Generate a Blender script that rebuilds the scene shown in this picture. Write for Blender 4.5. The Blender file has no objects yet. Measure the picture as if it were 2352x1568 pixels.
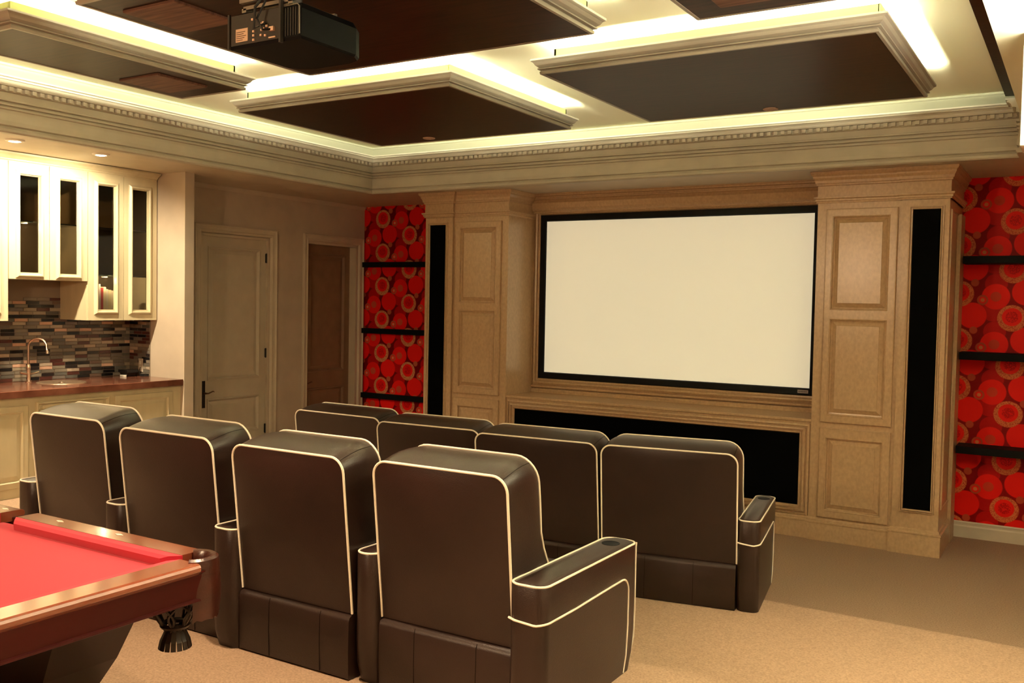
import bpy, bmesh, math, random
from mathutils import Vector, Matrix
random.seed(7)
S = bpy.context.scene
COL = S.collection

# ------------------------------------------------------------------ camera
CX, CY, CZ = 8.8302, -10.3946, 2.2607
YAW, PIT, ROL, FPX = math.radians(31.3934), math.radians(2.3279), math.radians(1.0955), 2163.31
fw = Vector((-math.sin(YAW)*math.cos(PIT), math.cos(YAW)*math.cos(PIT), -math.sin(PIT)))
rt = Vector((math.cos(YAW), math.sin(YAW), 0)); up = rt.cross(fw)
r2 = math.cos(ROL)*rt + math.sin(ROL)*up
u2 = -math.sin(ROL)*rt + math.cos(ROL)*up
cam_d = bpy.data.cameras.new('camera'); cam = bpy.data.objects.new('camera', cam_d); COL.objects.link(cam)
M = Matrix((r2, u2, -fw)).transposed().to_4x4(); M.translation = (CX, CY, CZ)
cam.matrix_world = M
cam_d.sensor_width = 36; cam_d.lens = FPX*36/2352; cam_d.clip_start = .05; cam_d.clip_end = 100
S.camera = cam

# ------------------------------------------------------------------ world, exposure, lights
w = bpy.data.worlds.new('world'); S.world = w; w.use_nodes = True
w.node_tree.nodes['Background'].inputs[0].default_value = (.5, .42, .33, 1)
w.node_tree.nodes['Background'].inputs[1].default_value = 0.0
vs = S.view_settings
S.display_settings.display_device = 'sRGB'
vs.view_transform = 'Standard'; vs.look = 'None'; vs.exposure = 1.27; vs.gamma = 1.0; vs.use_curve_mapping = False
S.cycles.max_bounces = 8; S.cycles.diffuse_bounces = 5; S.cycles.glossy_bounces = 4
S.cycles.caustics_reflective = False; S.cycles.caustics_refractive = False
S.cycles.sample_clamp_indirect = 6

def area(name, loc, sx, sy, power, col, rot=(0, 0, 0), spread=180):
    l = bpy.data.lights.new(name, 'AREA'); l.shape = 'RECTANGLE'; l.size = sx; l.size_y = sy
    l.energy = power; l.color = col; l.spread = math.radians(spread)
    o = bpy.data.objects.new(name, l); o.location = loc; o.rotation_euler = rot; COL.objects.link(o); return o
def spot(name, loc, power, col, angle=80, blend=.6, rad=.05, rot=(0, 0, 0)):
    l = bpy.data.lights.new(name, 'SPOT'); l.energy = power; l.color = col
    l.spot_size = math.radians(angle); l.spot_blend = blend; l.shadow_soft_size = rad
    o = bpy.data.objects.new(name, l); o.location = loc; o.rotation_euler = rot; COL.objects.link(o); return o
WARM = (1, .74, .47); LEDC = (1.0, .96, .70)
# downlights over the bar
for i, (x, y, p) in enumerate([(.84, -5.66, 105), (.84, -4.83, 105), (.84, -6.5, 115)]):
    spot('bar_downlight_lamp', (x, y, 3.56), p, (1, .84, .56), 158, .55, .04, (0, math.radians(22), 0))
# unseen ceiling spots without fixtures, added for floor pools and general fill
for (x, y, z, p, a) in [(8.2, -5.6, 3.86, 40, 75), (5.8, -7.35, 3.85, 170, 62), (7.2, -7.9, 3.9, 80, 80),
                        (2.7, -8.6, 3.9, 110, 100), (8.6, -9.0, 3.86, 60, 100), (2.75, -7.4, 3.9, 60, 90)]:
    spot('unseen_ceiling_spot', (x, y, z), p, WARM, a, .8, .06)

spot('unseen_ceiling_spot', (7.7, -5.35, 3.90), 85, WARM, 44, .9, .06, (math.radians(16), 0, 0))
pl = bpy.data.lights.new('pendant_lamp', 'POINT'); pl.energy = 150; pl.color = (1, .70, .42); pl.shadow_soft_size = .16
po = bpy.data.objects.new('pendant_lamp', pl); po.location = (5.02, -10.5, 3.10); COL.objects.link(po)
# ------------------------------------------------------------------ materials
def lin(c): return tuple(((v/255+.055)/1.055)**2.4 if v/255 > .04045 else v/255/12.92 for v in c)
class NG:
    def __init__(s, nt): s.nt = nt
    def n(s, t, **k):
        x = s.nt.nodes.new(t)
        for a, b in k.items(): setattr(x, a, b)
        return x
    def m(s, op, *a):
        x = s.nt.nodes.new('ShaderNodeMath'); x.operation = op
        for i, v in enumerate(a):
            if isinstance(v, (int, float)): x.inputs[i].default_value = v
            else: s.nt.links.new(v, x.inputs[i])
        return x.outputs[0]
    def l(s, a, b): s.nt.links.new(a, b)
MATS = {}
LEDS = 600
def mat(name, col, rough=.5, spec=.5, metal=0, noise=0., nscale=8., nstretch=(1, 1, 1), col2=None, bump=0., bscale=200., emit=None, estr=0., coat=0., detail=3., btype='noise'):
    m = bpy.data.materials.new(name); m.use_nodes = True; nt = m.node_tree; g = NG(nt)
    p = nt.nodes['Principled BSDF']
    p.inputs['Base Color'].default_value = (*col, 1); p.inputs['Roughness'].default_value = rough
    p.inputs['Specular IOR Level'].default_value = spec; p.inputs['Metallic'].default_value = metal
    p.inputs['Coat Weight'].default_value = coat
    tc = None
    if noise or bump:
        tc = g.n('ShaderNodeTexCoord')
    if noise:
        mp = g.n('ShaderNodeMapping'); mp.inputs['Scale'].default_value = nstretch
        g.l(tc.outputs['Object'], mp.inputs[0])
        nz = g.n('ShaderNodeTexNoise'); nz.inputs['Scale'].default_value = nscale; nz.inputs['Detail'].default_value = detail
        g.l(mp.outputs[0], nz.inputs['Vector'])
        rp = g.n('ShaderNodeValToRGB'); c2 = col2 or tuple(v*(1-noise) for v in col)
        rp.color_ramp.elements[0].position = .32; rp.color_ramp.elements[1].position = .68
        rp.color_ramp.elements[0].color = (*c2, 1); rp.color_ramp.elements[1].color = (*col, 1)
        g.l(nz.outputs[0], rp.inputs[0]); g.l(rp.outputs[0], p.inputs['Base Color'])
    if bump:
        bn = g.n('ShaderNodeTexNoise'); bn.inputs['Scale'].default_value = bscale; bn.inputs['Detail'].default_value = 2
        g.l(tc.outputs['Object'], bn.inputs['Vector'])
        b = g.n('ShaderNodeBump'); b.inputs['Strength'].default_value = bump; b.inputs['Distance'].default_value = .004
        g.l(bn.outputs[0], b.inputs['Height']); g.l(b.outputs[0], p.inputs['Normal'])
    if emit:
        p.inputs['Emission Color'].default_value = (*emit, 1); p.inputs['Emission Strength'].default_value = estr
    MATS[name] = m; return m
mat('wall_paint', (.50, .41, .315), .7, .2, noise=.12, nscale=3, bump=.15, bscale=120)
mat('trim_paint', (.55, .47, .355), .45, .35, noise=.10, nscale=5)
mat('crown_paint', (.49, .45, .365), .5, .3, noise=.10, nscale=5)
mat('glazed_wood', (.53, .355, .205), .25, .55, noise=.16, nscale=45, nstretch=(1, 1, .6), detail=5, bump=.05, bscale=60)
mat('cream_wood', (.56, .48, .31), .35, .5, noise=.12, nscale=10, nstretch=(1, 1, .25), detail=4)
mat('door_paint', (.52, .45, .345), .45, .4, noise=.10, nscale=5)
mat('dark_door_paint', (.23, .13, .075), .5, .3, noise=.15, nscale=6)
mat('ceiling_paint', (.87, .855, .66), .8, .1)
mat('dark_veneer', (.040, .015, .008), .36, .08, noise=.5, nscale=5, nstretch=(.6, 7, 1), col2=(.016, .006, .003), detail=6)
mat('veneer_cover', (.19, .095, .06), .6, .3, noise=.5, nscale=6, nstretch=(.6, 7, 1), col2=(.085, .038, .024), detail=6)
mat('frame_paint', (.29, .255, .20), .38, .5, noise=.08, nscale=6)
mat('band_paint', (.31, .305, .225), .7, .1)
mat('cove_paint', (.36, .38, .14), .7, .2)
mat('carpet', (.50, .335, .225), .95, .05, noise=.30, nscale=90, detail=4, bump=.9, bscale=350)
mat('carpet_low_dimmed', (.43, .29, .195), .95, .05, noise=.30, nscale=90, detail=4, bump=.9, bscale=350)  # carpet copy darkened in colour, as if less light reached the lower floor
mat('leather', (.027, .0135, .010), .32, .45, noise=.25, nscale=4, bump=.25, bscale=260)
mat('piping', (.84, .77, .64), .5, .4)
mat('seam', (.01, .006, .005), .7, .1)
mat('black_cloth', (.002, .002, .002), .95, .0)
mat('black_paint', (.006, .006, .007), .6, .1)
mat('black_shelf', (.004, .004, .004), .7, .1)
mat('screen_fabric_glow', (.84, .83, .66), .85, .1, emit=(1, .93, .68), estr=.17)  # weak emission in the fabric stands in for projected light
mat('badge', (.35, .30, .30), .4, .5)
mat('badge_print', (.06, .05, .05), .5, .3)
mat('felt', (.46, .014, .035), .9, .15, noise=.12, nscale=3)
mat('mahogany', (.048, .0025, .002), .42, .2, noise=.3, nscale=1.5, nstretch=(1, 1, 6), col2=(.036, .002, .0015), coat=0)
mat('leg_wood', (.018, .004, .003), .3, .4)
mat('rail_wood', (.24, .060, .026), .22, .7, noise=.3, nscale=3, nstretch=(2, 2, 2), col2=(.17, .036, .016), coat=1.)
mat('pocket_leather', (.048, .009, .005), .28, .6, noise=.4, nscale=12, bump=.2, bscale=120)
mat('net_leather', (.016, .007, .004), .4, .5)
mat('pearl', (.85, .80, .68), .2, .6)
mat('bronze', (.012, .010, .010), .35, .5, metal=.4)
mat('brass_lever', (.16, .09, .05), .3, .5, metal=.8)
mat('nickel', (.75, .58, .46), .22, .5, metal=1)
mat('marble', (.20, .075, .045), .12, .6, noise=.7, nscale=5, col2=(.09, .028, .016), detail=8)
mat('basin', (.30, .20, .13), .25, .6, metal=.6)
mat('grout', (.22, .17, .125), .9, .1)
mat('glass_dark', (.02, .017, .014), .06, .6)
mat('cabinet_inside', (.12, .09, .055), .7, .2)
mat('shelf_glass', (.012, .02, .018), .1, .6)
mat('projector_black', (.002, .002, .002), .6, .12)
mat('projector_grey', (.030, .027, .022), .5, .4)
mat('steel', (.30, .28, .25), .3, .5, metal=.9)
mat('paper_label', (.55, .38, .26), .7, .2)
mat('print_dark', (.05, .03, .02), .7, .2)
mat('connector', (.65, .45, .32), .35, .5)
mat('wire_black', (.01, .01, .01), .5, .4)
mat('white_disc', (.45, .30, .22), .6, .2)
mat('white_plate', (.55, .47, .38), .45, .4)
mat('white_gloss', (.80, .76, .66), .3, .5)
mat('red_binding', (.55, .06, .06), .5, .4)
mat('cream_binding', (.80, .75, .52), .5, .4)
mat('lamp_glow', (1, 1, 1), .5, emit=(1, .88, .66), estr=22)
mat('led_glow', (1, 1, 1), .5, emit=(1, .96, .67), estr=LEDS)
mat('face_glow', (1, 1, 1), .5, emit=(1, .96, .80), estr=1.6)
mat('smoked_glass', (.7, .6, .5), .03)
nt = MATS['smoked_glass'].node_tree; nt.nodes.clear(); g_ = NG(nt)
o_ = g_.n('ShaderNodeOutputMaterial'); mx = g_.n('ShaderNodeMixShader'); tr = g_.n('ShaderNodeBsdfTransparent'); gl = g_.n('ShaderNodeBsdfGlossy'); fr_ = g_.n('ShaderNodeFresnel')
tr.inputs[0].default_value = (.62, .56, .48, 1); gl.inputs['Roughness'].default_value = .04; fr_.inputs[0].default_value = 1.35
g_.l(fr_.outputs[0], mx.inputs[0]); g_.l(tr.outputs[0], mx.inputs[1]); g_.l(gl.outputs[0], mx.inputs[2]); g_.l(mx.outputs[0], o_.inputs[0])
tile_cols = [(.008, .007, .008), (.02, .013, .013), (.085, .024, .018), (.15, .13, .105), (.22, .185, .14), (.32, .26, .19),
             (.11, .105, .09), (.46, .36, .27), (.60, .36, .25), (.14, .085, .06), (.17, .145, .125), (.22, .18, .14)]
for i, c in enumerate(tile_cols):
    mat('tile_%d' % i, c, .25, .5, noise=.25, nscale=9, nstretch=(1, 1, 9))
TW = [4, 3, 3, 3, 3, 3, 3, 3, 2, 2, 3, 3]

MATS['rail_wood'].node_tree.nodes['Principled BSDF'].inputs['Coat Roughness'].default_value = .12
p = MATS['felt'].node_tree.nodes['Principled BSDF']; p.inputs['Sheen Weight'].default_value = .4; p.inputs['Sheen Roughness'].default_value = .5; p.inputs['Sheen Tint'].default_value = (1, .55, .60, 1)
def wallpaper(name, ox, oz, k=1.):
    m = bpy.data.materials.new(name); m.use_nodes = True; nt = m.node_tree; g = NG(nt)
    p = nt.nodes['Principled BSDF']; p.inputs['Roughness'].default_value = .5; p.inputs['Specular IOR Level'].default_value = .12
    tc = g.n('ShaderNodeTexCoord'); sp = g.n('ShaderNodeSeparateXYZ'); g.l(tc.outputs['Object'], sp.inputs[0])
    X, Z = sp.outputs[0], sp.outputs[2]
    PX, PZ = .94, .47
    def dist(dx, dz, sx=1.):
        out = None
        for a, b in ((0, 0), (PX/2, PZ/2)):
            u = g.m('WRAP', g.m('SUBTRACT', X, ox+dx+a), PX/2, -PX/2)
            v = g.m('WRAP', g.m('SUBTRACT', Z, oz+dz+b), PZ/2, -PZ/2)
            d = g.m('SQRT', g.m('ADD', g.m('MULTIPLY', u, u), g.m('MULTIPLY', v, v)))
            out = d if out is None else g.m('MINIMUM', out, d)
        return out
    def mask(d, r, soft=.004):
        mr = g.n('ShaderNodeMapRange'); mr.inputs[1].default_value = r-soft; mr.inputs[2].default_value = r+soft
        mr.inputs[3].default_value = 1; mr.inputs[4].default_value = 0; g.l(d, mr.inputs[0]); return mr.outputs[0]
    def mix(fac, a, b):
        x = g.n('ShaderNodeMix', data_type='RGBA')
        g.l(fac, x.inputs[0])
        for i, v in ((6, a), (7, b)):
            if isinstance(v, tuple): x.inputs[i].default_value = (*v, 1)
            else: g.l(v, x.inputs[i])
        return x.outputs[2]
    base = (.15+.10*(1-k), .001, .001); bright = (.74, .008, .004); mid = (.42, .003, .002); tan = (.60, .10+.16*k, .02+.08*k); tan2 = (.42, .03+.06*k, .01+.03*k)
    nz = g.n('ShaderNodeTexNoise'); nz.inputs['Scale'].default_value = 120; g.l(tc.outputs['Object'], nz.inputs[0])
    spk = g.m('MULTIPLY', g.m('GREATER_THAN', nz.outputs[0], .46), .9)
    c = mix(mask(dist(.12+.19, -.215+.06), .115), base, mid)
    c = mix(mask(dist(.323, .10), .10), c, mid)
    c = mix(mask(dist(.12, -.215), .128), c, bright)
    d = dist(.323, -.026); c = mix(mask(d, .125), c, bright); c = mix(g.m('MULTIPLY', mask(d, .048), .7), c, tan2)
    d = dist(.134, -.36); c = mix(mask(d, .036), c, tan2)
    d = dist(.207, -.06); c = mix(mask(d, .05), c, tan2); c = mix(mask(d, .032), c, bright); c = mix(mask(d, .018), c, tan)
    d = dist(0, 0); c = mix(mask(d, .128), c, mix(spk, tan2, tan)); d2 = dist(0, .012)
    c = mix(mask(d2, .088), c, bright); c = mix(g.m('MULTIPLY', mask(d2, .055), spk), c, mid)
    g.l(c, p.inputs['Base Color'])
    MATS[name] = m
wallpaper('wallpaper_left', .335, .115)
wallpaper('wallpaper_right', 8.2-.94*8, 3.146-.47*6, .35)  # ring contrast lowered in the colours to imitate gloss on this wall

# ------------------------------------------------------------------ geometry helpers
def T_front(y0):      # faces -y : u->x, v->z, w->-y
    return lambda u, v, w: (u, y0-w, v)
def T_right(x0):      # faces +x : u->y, v->z, w->+x
    return lambda u, v, w: (x0+w, u, v)
def T_down(z0):       # faces down: u->x, v->y, w->-z
    return lambda u, v, w: (u, v, z0-w)
ID = lambda u, v, w: (u, v, w)
class MB:
    def __init__(s, T=ID): s.v = []; s.f = []; s.T = T; s.smooth = []
    def add(s, vs, fs, sm=False):
        b = len(s.v); s.v += [s.T(*q) for q in vs]; s.f += [tuple(b+i for i in f) for f in fs]; s.smooth += [sm]*len(fs); return s
    def box(s, a0, a1, b0, b1, c0, c1):
        return s.add([(a, b, c) for a in (a0, a1) for b in (b0, b1) for c in (c0, c1)],
                     [(0, 1, 3, 2), (4, 6, 7, 5), (0, 4, 5, 1), (2, 3, 7, 6), (0, 2, 6, 4), (1, 5, 7, 3)])
    def bbox(s, a0, a1, b0, b1, c0, c1, r=.004):   # box with chamfered edges on the w=c1 side
        s.rings(a0, a1, b0, b1, [(0, c0), (0, c1-r), (r, c1)], True)
        return s.add([(a0, b0, c0), (a1, b0, c0), (a1, b1, c0), (a0, b1, c0)], [(0, 1, 2, 3)])
    def rings(s, u0, u1, v0, v1, prof, cap=True):
        vs = []; fs = []
        for d, w in prof: vs += [(u0+d, v0+d, w), (u1-d, v0+d, w), (u1-d, v1-d, w), (u0+d, v1-d, w)]
        for k in range(len(prof)-1):
            for i in range(4):
                j = (i+1) % 4; fs.append((4*k+i, 4*k+j, 4*k+4+j, 4*k+4+i))
        if cap: b = 4*(len(prof)-1); fs.append((b, b+1, b+2, b+3))
        return s.add(vs, fs)
    def loft(s, loops, cap=True, sm=True, close=True):
        n = len(loops[0]); vs = [q for L in loops for q in L]; fs = []
        for k in range(len(loops)-1):
            for i in range(n if close else n-1):
                j = (i+1) % n; fs.append((k*n+i, k*n+j, (k+1)*n+j, (k+1)*n+i))
        s.add(vs, fs, sm)
        if cap:
            s.add(list(loops[0]), [tuple(range(n))], sm); s.add(list(loops[-1]), [tuple(range(n))], sm)
        return s
    def tube(s, pts, r, n=6, closed=False, sm=True, cap=True):
        pts = [Vector(p) for p in pts]; N = len(pts); loops = []; prev = None
        for i in range(N):
            if closed: t = pts[(i+1) % N]-pts[i-1]
            else: t = pts[min(i+1, N-1)]-pts[max(i-1, 0)]
            t.normalize()
            if prev is None:
                a = Vector((0, 0, 1)) if abs(t.z) < .9 else Vector((1, 0, 0)); nrm = t.cross(a).normalized()
            else: nrm = (prev-t*prev.dot(t)).normalized()
            prev = nrm; b = t.cross(nrm); rr = r[i] if isinstance(r, (list, tuple)) else r
            loops.append([tuple(pts[i]+nrm*(rr*math.cos(2*math.pi*k/n))+b*(rr*math.sin(2*math.pi*k/n))) for k in range(n)])
        if closed: loops.append(loops[0])
        return s.loft(loops, cap and not closed, sm)
    def lathe(s, prof, cx, cy, n=24, sm=True):   # prof (r, z)
        return s.loft([[(cx+r*math.cos(2*math.pi*k/n), cy+r*math.sin(2*math.pi*k/n), z) for k in range(n)] for r, z in prof], True, sm)
    def sweep(s, path, prof, closed=False):      # path XY, profile (out, z); out = right-hand side
        P = [Vector((a, b)) for a, b in path]; N = len(P); loops = []
        for i in range(N):
            ds = []
            if closed or i > 0: ds.append((P[i]-P[i-1]).normalized())
            if closed or i < N-1: ds.append((P[(i+1) % N]-P[i]).normalized())
            ns = [Vector((d.y, -d.x)) for d in ds]; nn = sum(ns, Vector((0, 0)))
            if len(ns) == 2: nn = nn/(1+ns[0].dot(ns[1]))
            loops.append([(P[i].x+nn.x*o, P[i].y+nn.y*o, z) for o, z in prof])
        if closed: loops.append(loops[0])
        n = len(prof); vs = [q for L in loops for q in L]; fs = []
        for k in range(len(loops)-1):
            for i in range(n-1): fs.append((k*n+i, k*n+i+1, (k+1)*n+i+1, (k+1)*n+i))
        if not closed: fs += [tuple(range(n)), tuple(range((len(loops)-1)*n, len(loops)*n))]
        return s.add(vs, fs)
    def build(s, name, m, parent=None, sharp=35):
        me = bpy.data.meshes.new(name)
        o0 = parent
        off = Vector((0, 0, 0))
        while o0 is not None: off += o0.location; o0 = o0.parent
        me.from_pydata([tuple(Vector(q)-off) for q in s.v], [], s.f)
        bm = bmesh.new(); bm.from_mesh(me)
        bmesh.ops.remove_doubles(bm, verts=bm.verts, dist=1e-5)
        bmesh.ops.recalc_face_normals(bm, faces=bm.faces)
        if any(s.smooth):
            for f in bm.faces: f.smooth = True
            for e in bm.edges:
                if len(e.link_faces) == 2 and e.calc_face_angle(0) > math.radians(sharp): e.smooth = False
        bm.to_mesh(me); bm.free()
        me.materials.append(MATS[m] if isinstance(m, str) else m)
        o = bpy.data.objects.new(name, me); COL.objects.link(o)
        if parent: o.parent = parent
        return o
def thing(name, label, cat, loc=(0, 0, 0), group=None):
    o = bpy.data.objects.new(name, None); COL.objects.link(o); o.location = loc; o.empty_display_size = .1
    o['label'] = label; o['category'] = cat
    if group: o['group'] = group
    return o
def tag(o, label, cat, group=None):
    o['label'] = label; o['category'] = cat
    if group: o['group'] = group
    return o
def struct(o, label): o['kind'] = 'structure'; o['label'] = label; return o
def holder(name, label, loc=(0, 0, 0)):
    o = bpy.data.objects.new(name, None); COL.objects.link(o); o.location = loc
    return struct(o, label)

# ------------------------------------------------------------------ key dimensions
ZS, ZC = 3.584, 4.135             # soffit underside, tray ceiling
XA, YA, XR = 1.224, -1.321, 8.30  # tray opening
HF, HB = .15, .4025               # platform levels
YB_BACK = -13.5; XRW = 10.6
YE = -3.646; XE = .618            # end of the bar alcove (return wall)
XSP = -.288; XCB = .16            # tiled wall, upper cabinet fronts
CT = 1.382                        # counter top
YP = -.995                        # front of the built-in
YSC = -.38                        # screen plane

# ------------------------------------------------------------------ floor
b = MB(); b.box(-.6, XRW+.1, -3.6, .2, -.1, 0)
struct(b.build('floor', 'carpet_low_dimmed'), 'lower beige carpet in front of the screen wall')
def poly(pts, z0, z1):
    b = MB(); n = len(pts)
    return b.loft([[(x, y, z0) for x, y in pts], [(x, y, z1-.012) for x, y in pts], [(x, y, z1) for x, y in pts]], True, False)
b = poly([(1.6, -3.0), (6.70, -3.0), (6.86, -3.672), (XRW, -3.72), (XRW, -6.2), (1.6, -6.2)], 0, HF)
struct(b.build('floor', 'carpet'), 'beige carpeted platform under the front row of seats')
b = MB(); b.box(-.6, 1.6, -5.9, .15, 0, HB); b.box(-.6, 7.55, YB_BACK, -5.9, 0, HB); b.box(7.55, XRW, YB_BACK, -6.9, 0, HB)
struct(b.build('floor', 'carpet'), 'raised beige carpet under the back row and billiard table')

# ------------------------------------------------------------------ walls
# openings: door 1 y -2.90..-1.84 ; door 2 y -1.17..-.17
b = MB()
Z1, Z2 = 3.02, 3.02
b.box(-.12, 0, -3.60, -2.91, HB, ZC); b.box(-.12, 0, -1.84, -1.16, HB, ZC); b.box(-.12, 0, -.17, .05, HB, ZC)
b.box(-.12, 0, -2.91, -1.84, Z1, ZC); b.box(-.12, 0, -1.16, -.17, Z2, ZC)
struct(b.build('wall_left', 'wall_paint'), 'taupe painted wall with two panelled doors')
b = MB(); b.box(XSP-.12, XSP-.02, -9.0, YE, HB, 3.72); b.box(XSP-.12, XE, YE, YE+.12, HB, 3.66)
struct(b.build('wall_left', 'wall_paint'), 'light painted return wall at the end of the bar alcove')
b = MB(); b.box(-.2, XRW, 0, .12, 0, ZC)
struct(b.build('wall_front', 'wall_paint'), 'wall behind the projection screen built-in')
b = MB(); b.box(XRW, XRW+.12, YB_BACK, .12, 0, ZC); struct(b.build('wall_right', 'wall_paint'), 'plain taupe wall right of the seats')
b = MB(); b.box(-.6, XRW, YB_BACK-.12, YB_BACK, 0, ZC); struct(b.build('wall_back', 'wall_paint'), 'plain taupe wall behind the billiard table')
b = MB(); b.box(-.5, -.4, YB_BACK, -9, 0, ZC); struct(b.build('wall_left', 'wall_paint'), 'plain wall beyond the bar')
# wallpaper
b = MB(); b.box(0.0, 1.90, -.012, 0, HB, ZS); struct(b.build('wall_front', 'wallpaper_left'), 'red wallpaper with ringed circles in the narrow left niche')
b = MB(); b.box(7.66, XRW, -.012, 0, .0, ZS); struct(b.build('wall_front', 'wallpaper_right'), 'red wallpaper with faint ringed circles right of the screen')
b = MB(); b.sweep([(7.74, 0), (XRW, 0)], [(.0, 0), (.022, 0), (.022, .11), (.014, .125), (.014, .145), (.02, .15), (.012, .165), (0, .17)])
struct(b.build('baseboard_front', 'trim_paint'), 'taupe baseboard under the red wallpaper on the right')

# ------------------------------------------------------------------ ceiling and soffits
b = MB(); b.box(-.6, XRW+.1, YB_BACK, .12, ZC, ZC+.1)
struct(b.build('ceiling', 'ceiling_paint'), 'cream tray ceiling glowing with cove light')
b = MB(); b.box(-.6, XA-.04, YB_BACK, .1, ZS, ZC); b.box(XA-.04, XR+.04, YA+.04, .1, ZS, ZC)
b.box(XR+.04, XRW, YA-.5, .1, ZS, ZC)
struct(b.build('ceiling', 'trim_paint'), 'lowered soffit around the tray ceiling')
b = MB(); b.box(XR, XRW, YB_BACK, YA-.14, 3.885, ZC)
struct(b.build('ceiling', 'ceiling_paint'), 'bright lowered soffit along the right of the tray')
# cream vertical band above the crown
b = MB(); b.sweep([(XA, -9.6), (XA, YA), (XR, YA), (XR, YA-.3)], [(-.05, 4.0), (.02, 4.0), (.02, 4.11), (.03, 4.118), (.03, ZC), (-.05, ZC)])
struct(b.build('trim_1', 'band_paint'), 'cream band between the crown moulding and the tray ceiling')
# the big crown
cr = [(-.05, ZS-.012), (.012, ZS-.012), (.024, ZS+.0), (.024, ZS+.022), (.004, ZS+.028), (.0, ZS+.042), (.020, ZS+.052),
      (.020, ZS+.085), (.008, ZS+.15), (.006, ZS+.176), (.024, ZS+.182), (.024, ZS+.192), (.004, ZS+.196), (.004, ZS+.206), (.028, ZS+.212),
      (.028, ZS+.224), (.006, ZS+.229), (.006, ZS+.240), (.032, ZS+.246), (.032, ZS+.258), (.010, ZS+.264), (.010, ZS+.316),
      (.034, ZS+.322), (.034, ZS+.358), (.064, ZS+.362), (.070, ZS+.374), (.074, ZS+.388), (.088, ZS+.40), (.104, ZS+.404), (.104, ZS+.416), (.094, ZS+.419), (.116, ZS+.424), (.116, ZS+.436), (-.05, ZS+.436)]
crown = MB().sweep([(XA, -9.6), (XA, YA), (XR, YA), (XR, YA-.3)], cr).build('trim_2', 'crown_paint')
struct(crown, 'deep taupe crown moulding with dentils around the tray ceiling')
b = MB(); x = XA+.1
while x < XR-.03:
    b.box(x, x+.036, YA-.062, YA-.02, ZS+.324, ZS+.357); x += .066
y = YA-.1
while y > -7.6:
    b.box(XA+.02, XA+.062, y-.036, y, ZS+.324, ZS+.357); y -= .066
o = b.build('dentil_row', 'crown_paint', crown); o['kind'] = 'stuff'

# small crown where the soffit meets the door wall
b = MB(); b.sweep([(0, YE+.1), (0, -.02)], [(0, ZS-.05), (.01, ZS-.05), (.02, ZS-.03), (.03, ZS-.012), (.03, ZS), (0, ZS)])
struct(b.build('trim_3', 'trim_paint'), 'thin moulding where the door wall meets the soffit')

# ------------------------------------------------------------------ floating ceiling panels
ZP = 3.919
def cloud(x0, x1, y0, y1, label, led=True, ledy=True, ledx=True, covers=(), end=True, frame=True):
    t = thing('ceiling_panel', label, 'ceiling panel', ((x0+x1)/2, (y0+y1)/2, ZP), 'floating wooden ceiling panels')
    MB().box(x0-.002, x1+.002, y0-.002, y1+.002, ZP, ZP+.03).build('panel_board', 'dark_veneer', t)
    for hx in (x0+.35, x1-.35):
        for hy in (y0+.35, y1-.35): MB().lathe([(.012, ZP+.03), (.012, ZC)], hx, hy, 8).build('hanger_rod', 'steel', t)
    if frame:
        prof = [(-.01, ZP+.012), (.0, ZP-.004), (.020, ZP-.004), (.022, ZP+.014), (.014, ZP+.017), (.014, ZP+.024), (.034, ZP+.028), (.034, ZP+.036), (.024, ZP+.039), (.046, ZP+.055), (.058, ZP+.074),
                (.074, ZP+.084), (.074, ZP+.098), (-.01, ZP+.098)]
        MB().sweep([(x0, y0), (x0, y1), (x1, y1), (x1, y0)][::-1], [( o, z) for o, z in prof][::-1], True).build('crown_frame', 'frame_paint', t)
    # light trough on the two lit sides
    h0, h1 = ZP+.098, ZP+.158
    b = MB(); g = MB()
    if ledy: b.box(x0+.10, x1+.02, y0-.03, y0-.015, h0, h1); b.box(x0+.10, x0+.115, y0-.03, y0+.09, h0, h1)
    if ledx: b.box(x1+.015, x1+.03, y0-.03, y1-.10, h0, h1); b.box(x1-.09, x1+.03, y1-.115, y1-.10, h0, h1)
    b.build('light_trough', 'cove_paint', t)
    if ledy: g.tube([(x0+.12, y0+.03, h0+.035), (x1, y0+.03, h0+.035)], .010, 6)
    if ledx: g.tube([(x1-.03, y0+.04, h0+.035), (x1-.03, y1-.11, h0+.035)], .010, 6)
    g.build('led_strip', 'led_glow', t)
    for (a0, a1, c0, c1) in covers:
        MB(T_down(ZP)).rings(a0, a1, c0, c1, [(0, -.002), (0, .012), (.006, .016)]).build('square_cover', 'veneer_cover', t)
    return t
LEDP = 62
pA = cloud(2.31, 4.57, -4.421, -2.467, 'dark wood ceiling panel nearest the corner by the left niche')
pB = cloud(5.41, 7.687, -4.421, -2.467, 'dark wood ceiling panel in front of the right of the screen')
pC = cloud(2.31, 3.021, -6.95, -5.073, 'narrow dark wood ceiling panel above the bar side', covers=[(2.42, 2.87, -5.75, -5.29)])
pD = cloud(3.854, 6.166, -7.04, -5.183, 'dark wood ceiling panel that carries the black projector', covers=[(3.97, 4.42, -6.85, -6.40)])
pE = cloud(6.857, 8.1, -7.04, -5.15, 'dark wood ceiling panel at the top edge, right of the projector', covers=[(7.04, 7.9, -6.85, -5.33)])
b = MB(); b.box(8.165, XR+.02, -8.4, YA-.04, ZC-.045, ZC)
tag(b.build('dark_ceiling_strip', 'dark_veneer'), 'narrow dark wood strip along the right edge of the tray ceiling', 'ceiling panel')
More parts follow.
